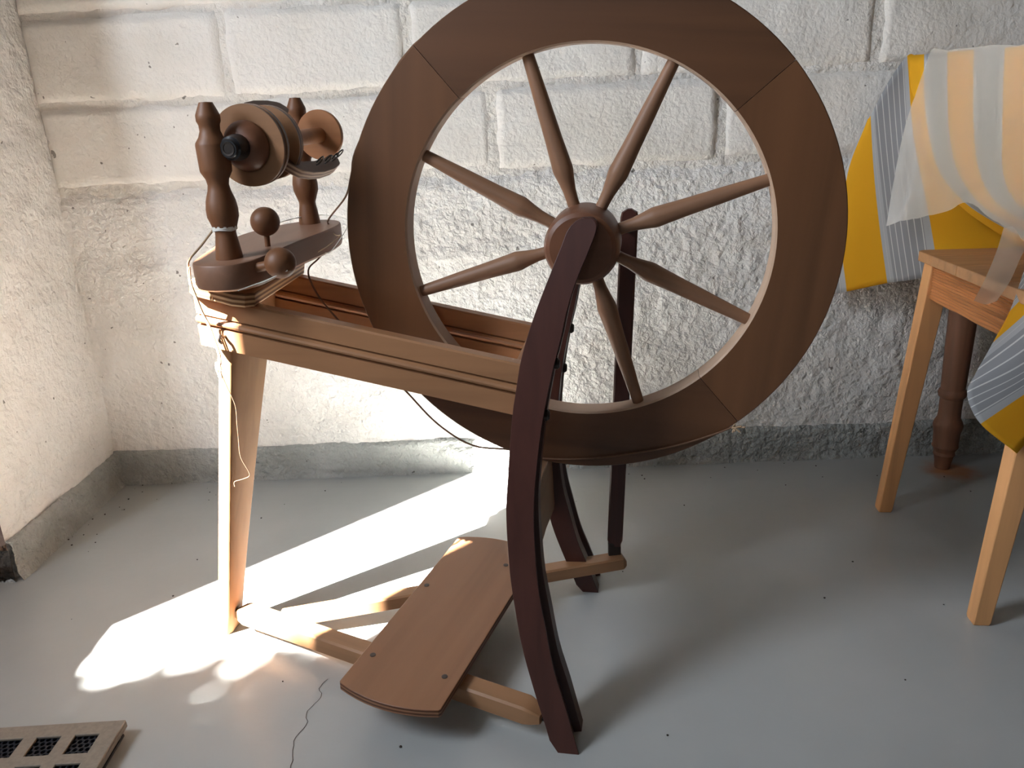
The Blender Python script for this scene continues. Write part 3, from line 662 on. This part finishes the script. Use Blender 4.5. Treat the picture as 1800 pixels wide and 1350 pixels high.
# ================================================================ stool
ST = thing('stool', 'low pine stool with splayed square legs and planked seat beside the table', 'stool', (.676, 1.262, 0), radians(-8.3 if False else 0))
RZ = radians(-7.5)          # the side runs towards the camera and slightly left
ST.rotation_euler = (0, 0, RZ)
# local: x to the right along the back edge, y back; seat spans x 0...35, y 0...-.40
SL, SD, ZS = .35, .405, .462
# planks run across x
yb = [0, -.062, -.155, -.28, -SD]
for i, (a, c) in enumerate(zip(yb, yb[1:])):
    hx = SL/2; hy = (a-c)/2-.0006
    r = []
    f = .010 if i in (0, 3) else 0
    z0, z1 = ZS-.016, ZS-random.uniform(0, .0006)
    if i == 0: pl2 = [(0, c+.0006), (0, a-.012), (.004, a-.004), (.012, a), (SL-.012, a), (SL-.004, a-.004), (SL, a-.012), (SL, c+.0006)]
    elif i == 3: pl2 = [(0, a-.0006), (0, c+.012), (.004, c+.004), (.012, c), (SL-.012, c), (SL-.004, c+.004), (SL, c+.012), (SL, a-.0006)]
    else: pl2 = [(0, c+.0006), (0, a-.0006), (SL, a-.0006), (SL, c+.0006)]
    MB().loft([[(x, y, z) for x, y in pl2] for z in (z0, z1)]).build('plank', M['plank'], ST, 30, bevel=.0012)
ZA = ZS-.016
def sleg(x0, y0, x1, y1):
    rings = []
    for t in (0, .012, .5, 1):
        z = ZA*t; h = .0115+.005*t; h = h*.9 if t == 0 else h
        xc = x1+(x0-x1)*t; yc = y1+(y0-y1)*t
        rings.append([(xc+a*h, yc+b_*h, z) for a, b_ in ((-1, -1), (1, -1), (1, 1), (-1, 1))])
    o = MB().loft(rings).build('leg', M['stool'], ST, 30, bevel=.0015)
# top positions inset from the seat, feet splayed outwards
IV = Matrix.Rotation(-RZ, 4, 'Z') @ Matrix.Translation((-.676, -1.262, 0))
fL = IV @ Vector((.657, 1.236, 0)); fR = IV @ Vector((.632, .905, 0))
tL = Vector((.026, -.030)); tR = Vector((.026, -SD+.03))
sleg(tL.x, tL.y, fL.x, fL.y); sleg(tR.x, tR.y, fR.x, fR.y)
sleg(SL-tL.x, tL.y, SL-fL.x, fL.y); sleg(SL-tR.x, tR.y, SL-fR.x, fR.y)
AH = .058
for x in (.0165, SL-.0165):
    b = MB(); pr = []
    # planed pine with raised grain ridges
    n = 13; s = -1 if x < .1 else 1
    for k in range(n*2+1):
        z = ZA-AH+AH*k/(n*2); pr.append((x+s*(.0054 if k % 2 else .0030), z))
    rings = []
    for j in range(13):
        y = -.045-(SD-.09)*j/12
        rings.append([(px2, y, z+.0006*sin(j*1.3+z*200)) for px2, z in pr]+[(x-s*.008, y, ZA), (x-s*.008, y, ZA-AH)])
    b.loft(rings).build('apron', M['apron'], ST, 60)
for y in (-.020, -SD+.020):
    MB().box((SL/2, y, ZA-AH/2), (SL/2-.042, 0, 0), (0, .006, 0), (0, 0, AH/2)).build('apron', M['plank'], ST, bevel=.001)

# ================================================================ table under the cloth
TT = thing('table', 'old dark table on a turned leg, hidden under the striped cloth by the wall', 'table', (.853, 1.40, 0))
MB().box((.55, -.34, .744), (.64, -.02, 0), (.011, .365, 0), (0, 0, .012)).build('tabletop', M['turned'], TT, bevel=.003)
tp = [(0, .0135), (.004, .0145), (.012, .0150), (.026, .0175), (.030, .020), (.036, .0185), (.042, .021), (.047, .0240), (.052, .0228), (.075, .0236), (.084, .0258), (.093, .0266), (.100, .0245), (.108, .0205), (.125, .0198), (.148, .0205), (.152, .0240), (.158, .0255), (.164, .0240), (.167, .0215), (.20, .0225), (.30, .0245), (.40, .0252), (.52, .0235), (.56, .027), (.58, .03), (.60, .03)]
def tleg(x, y):
    MB().lathe(tp, (x, y, 0), (0, 0, 1), 28).build('leg', M['turned'], TT, 30)
    MB().box((x, y, .666), (.03, 0, 0), (0, .03, 0), (0, 0, .066)).build('leg_block', M['turned'], TT, bevel=.002)
tleg(0, 0); tleg(1.05, 0); tleg(1.05, -.6)
for a, c in (((0, 0), (1.05, 0)), ((1.05, 0), (1.05, -.6)), ((0, 0), (0, -.6)), ((0, -.6), (1.05, -.6))):
    a, c = Vector((*a, 0)), Vector((*c, 0)); m_ = (a+c)/2+Vector((0, 0, .69)); d = (c-a)/2; l = d.length-.03
    MB().box(m_, d.normalized()*l, d.normalized().cross(Vector((0, 0, .01))), (0, 0, .042)).build('apron', M['turned'], TT)
tleg(0, -.6)

# ---------------------------------------------------------------- cloth
def patch(b, lines, us, nu=6, nv=28, off=0.0, wave=0):
    """lines: control points down the drop, one list per stripe line; us: stripe coordinate of each line"""
    cols = []
    for l in lines:
        P_ = [Vector(p) for p in l]; sp_ = smooth_path(P_, 12); 
        cum = [0]
        for p, q in zip(sp_, sp_[1:]): cum.append(cum[-1]+(q-p).length)
        res = []
        for i in range(nv+1):
            s = cum[-1]*i/nv; k = 0
            while k < len(cum)-2 and cum[k+1] < s: k += 1
            t = (s-cum[k])/max(cum[k+1]-cum[k], 1e-9); res.append(sp_[k].lerp(sp_[k+1], t))
        cols.append(res)
    rows = [smooth_path([c[i] for c in cols], nu) for i in range(nv+1)]
    m = len(rows[0]); uvs = []
    for i in range(nv+1):
        for j in range(m):
            k = min(j//nu, len(us)-2); t = (j-k*nu)/nu; u = us[k]+(us[k+1]-us[k])*t; uvs.append((u, i/nv))
    base = len(b.v)
    for i in range(nv+1):
        for j in range(m):
            p = rows[i][j]; b.v.append(tuple(p+Vector((-off, -off*.3, wave*fbm((j*.22, i*.16, base)))))) 
    b.f += [(base+i*m+j, base+i*m+j+1, base+(i+1)*m+j+1, base+(i+1)*m+j) for i in range(nv) for j in range(m-1)]
    return uvs
BACK = [
    [(0.664,1.455,0.669), (0.627,1.45,0.572), (0.612,1.445,0.46), (0.608,1.44,0.352) ],
    [(0.662,1.45,0.671), (0.629,1.44,0.578), (0.624,1.43,0.461), (0.64,1.425,0.362) ],
    [(0.663,1.445,0.676), (0.669,1.425,0.581), (0.683,1.41,0.481), (0.703,1.4,0.38) ],
    [(0.692,1.45,0.732), (0.701,1.42,0.61), (0.716,1.395,0.492), (0.736,1.38,0.388) ],
    [(0.725,1.46,0.773), (0.727,1.41,0.637), (0.752,1.38,0.511), (0.774,1.36,0.4) ],
    [(0.738,1.45,0.772), (0.761,1.39,0.626), (0.804,1.35,0.507), (0.849,1.33,0.422) ],
    [(0.75,1.42,0.771), (0.795,1.36,0.616), (0.851,1.33,0.511), (0.89,1.31,0.43) ],
    [(0.774,1.36,0.766), (0.856,1.33,0.605), (0.908,1.3,0.511), (0.953,1.29,0.435) ],
]
FRONT = [
    [(0.726,1.458,0.773), (0.726,1.44,0.723), (0.735,1.42,0.666), (0.745,1.38,0.594), (0.767,1.34,0.538), (0.789,1.28,0.499), (0.813,1.2,0.466) ],
    [(0.74,1.43,0.772), (0.738,1.41,0.703), (0.744,1.39,0.637), (0.748,1.35,0.579), (0.764,1.3,0.535), (0.788,1.25,0.505), (0.811,1.18,0.48) ],
    [(0.742,1.36,0.769), (0.743,1.345,0.7), (0.741,1.32,0.637), (0.744,1.29,0.584), (0.756,1.25,0.541), (0.782,1.21,0.51), (0.809,1.16,0.49) ],
    [(0.742,1.285,0.765), (0.742,1.27,0.696), (0.74,1.25,0.637), (0.737,1.22,0.587), (0.745,1.19,0.548), (0.767,1.16,0.521), (0.799,1.13,0.504) ],
    [(0.741,1.205,0.76), (0.739,1.19,0.693), (0.734,1.17,0.638), (0.73,1.15,0.59), (0.736,1.13,0.555), (0.753,1.11,0.532), (0.783,1.09,0.517) ],
    [(0.74,1.13,0.756), (0.739,1.115,0.69), (0.736,1.1,0.638), (0.735,1.085,0.593), (0.738,1.07,0.563), (0.752,1.06,0.545), (0.771,1.05,0.529) ],
    [(0.741,1.06,0.751), (0.744,1.05,0.686), (0.745,1.04,0.637), (0.745,1.03,0.595), (0.746,1.02,0.57), (0.749,1.01,0.556), (0.755,1,0.543) ],
]
NEAR = [
    [(0.73,0.97,0.578), (0.688,0.96,0.536), (0.663,0.955,0.506), (0.648,0.95,0.48) ],
    [(0.726,0.95,0.559), (0.685,0.94,0.514), (0.65,0.93,0.468), (0.621,0.925,0.436) ],
    [(0.72,0.93,0.527), (0.675,0.92,0.483), (0.635,0.91,0.441), (0.593,0.905,0.403) ],
    [(0.716,0.91,0.489), (0.669,0.9,0.448), (0.621,0.89,0.407), (0.566,0.89,0.365) ],
    [(0.719,0.9,0.456), (0.67,0.89,0.419), (0.619,0.88,0.378), (0.555,0.88,0.345) ],
    [(0.722,0.89,0.417), (0.674,0.88,0.379), (0.624,0.875,0.347), (0.57,0.87,0.311) ],
    [(0.732,0.885,0.367), (0.69,0.88,0.331), (0.649,0.875,0.301), (0.621,0.87,0.269) ],
]
PLASTIC = [
    [(0.743,1.41,0.777), (0.734,1.42,0.722), (0.707,1.4,0.648), (0.686,1.375,0.568), (0.671,1.355,0.493) ],
    [(0.738,1.35,0.773), (0.74,1.37,0.71), (0.734,1.36,0.637), (0.718,1.34,0.564), (0.701,1.325,0.505) ],
    [(0.735,1.275,0.768), (0.731,1.27,0.705), (0.728,1.265,0.638), (0.719,1.25,0.578), (0.702,1.24,0.525) ],
    [(0.734,1.195,0.763), (0.731,1.19,0.701), (0.726,1.18,0.638), (0.719,1.17,0.582), (0.702,1.175,0.543) ],
    [(0.733,1.12,0.759), (0.729,1.11,0.697), (0.724,1.1,0.638), (0.722,1.1,0.578), (0.719,1.12,0.517) ],
    [(0.73,1.05,0.754), (0.726,1.045,0.694), (0.725,1.04,0.638), (0.727,1.035,0.566), (0.708,1.03,0.501) ],
]
STRIP = [
    [(0.714,1.1,0.515), (0.677,1.05,0.492), (0.636,1,0.467), (0.599,0.96,0.444) ],
    [(0.718,1.08,0.517), (0.679,1.03,0.49), (0.641,0.985,0.466), (0.609,0.95,0.441) ],
    [(0.719,1.05,0.501), (0.684,1.01,0.486), (0.649,0.97,0.466), (0.616,0.94,0.447) ],
]
US_N = [-.3, 0.0, .5, .625, .75, 1.0, 1.5]

def cloth(name, patches, mat, thick, parent=None):
    b = MB(); uvs = []
    for lines, us, kw in patches: uvs += patch(b, lines, us, **kw)
    me = bpy.data.meshes.new(name); me.from_pydata(b.v, [], b.f); me.materials.append(M[mat])
    uvl = me.uv_layers.new(name='UVMap')
    for lp_ in me.loops: uvl.data[lp_.index].uv = uvs[lp_.vertex_index]
    me.polygons.foreach_set('use_smooth', [True]*len(me.polygons))
    o = link(name, me, parent); 
    if thick: s = o.modifiers.new('thickness', 'SOLIDIFY'); s.thickness = thick; s.offset = 0
    return o
# u: 0...5 yellow, .5...1 grey.  Top of the table lies at z .76
TOP = [[(FR[0][0], FR[0][1], FR[0][2]), (FR[0][0]+.35, FR[0][1]-.025, .757), (FR[0][0]+1.15, FR[0][1]-.045, .757)] for FR in FRONT]
US_F = [.5-.5, .5, 1.0, 1.5, 2.0, 2.5, 3.0]
US_B = [-1.3, -1.0, -.5, -.25, 0.0, .25, .5, 1.0]
TC = cloth('tablecloth', [(BACK, US_B, {}), (FRONT, US_F, {}), (TOP, US_F, {'nv': 6}), (NEAR, US_N, {})], 'cloth', .0012)
tag(TC, 'yellow and grey striped tablecloth hanging in folds off the table corner', 'tablecloth')
PS = cloth('plastic_cover', [(PLASTIC, [0, 1, 2, 3, 4, 5], {'wave': .004, 'off': .004}), (STRIP, [0, 1, 2], {'off': .004})], 'plastic', 0)
tag(PS, 'crumpled clear plastic sheet draped over the striped tablecloth', 'plastic sheet')

# ---------------------------------------------------------------- small dirt on the floor and wall
b = MB()
for i in range(70):
    x, y = random.choice([(random.uniform(-.8, .8), 1.47-abs(random.gauss(0, .05))), (-.83+abs(random.gauss(0, .05)), random.uniform(1.15, 1.5)), (random.uniform(-.7, 1.0), random.uniform(.7, 1.4))])
    r = random.uniform(.0006, .0018)
    b.lathe([(0, r*.8), (r*.6, r), (r, 0)], (x, y, 0), (random.uniform(-.2, .2), random.uniform(-.2, .2), 1), 6)
dd = b.build('floor_dirt', M['leather'], None); dd['kind'] = 'stuff'; tag(dd, 'scattered dark specks of dirt on the grey floor', 'dirt')
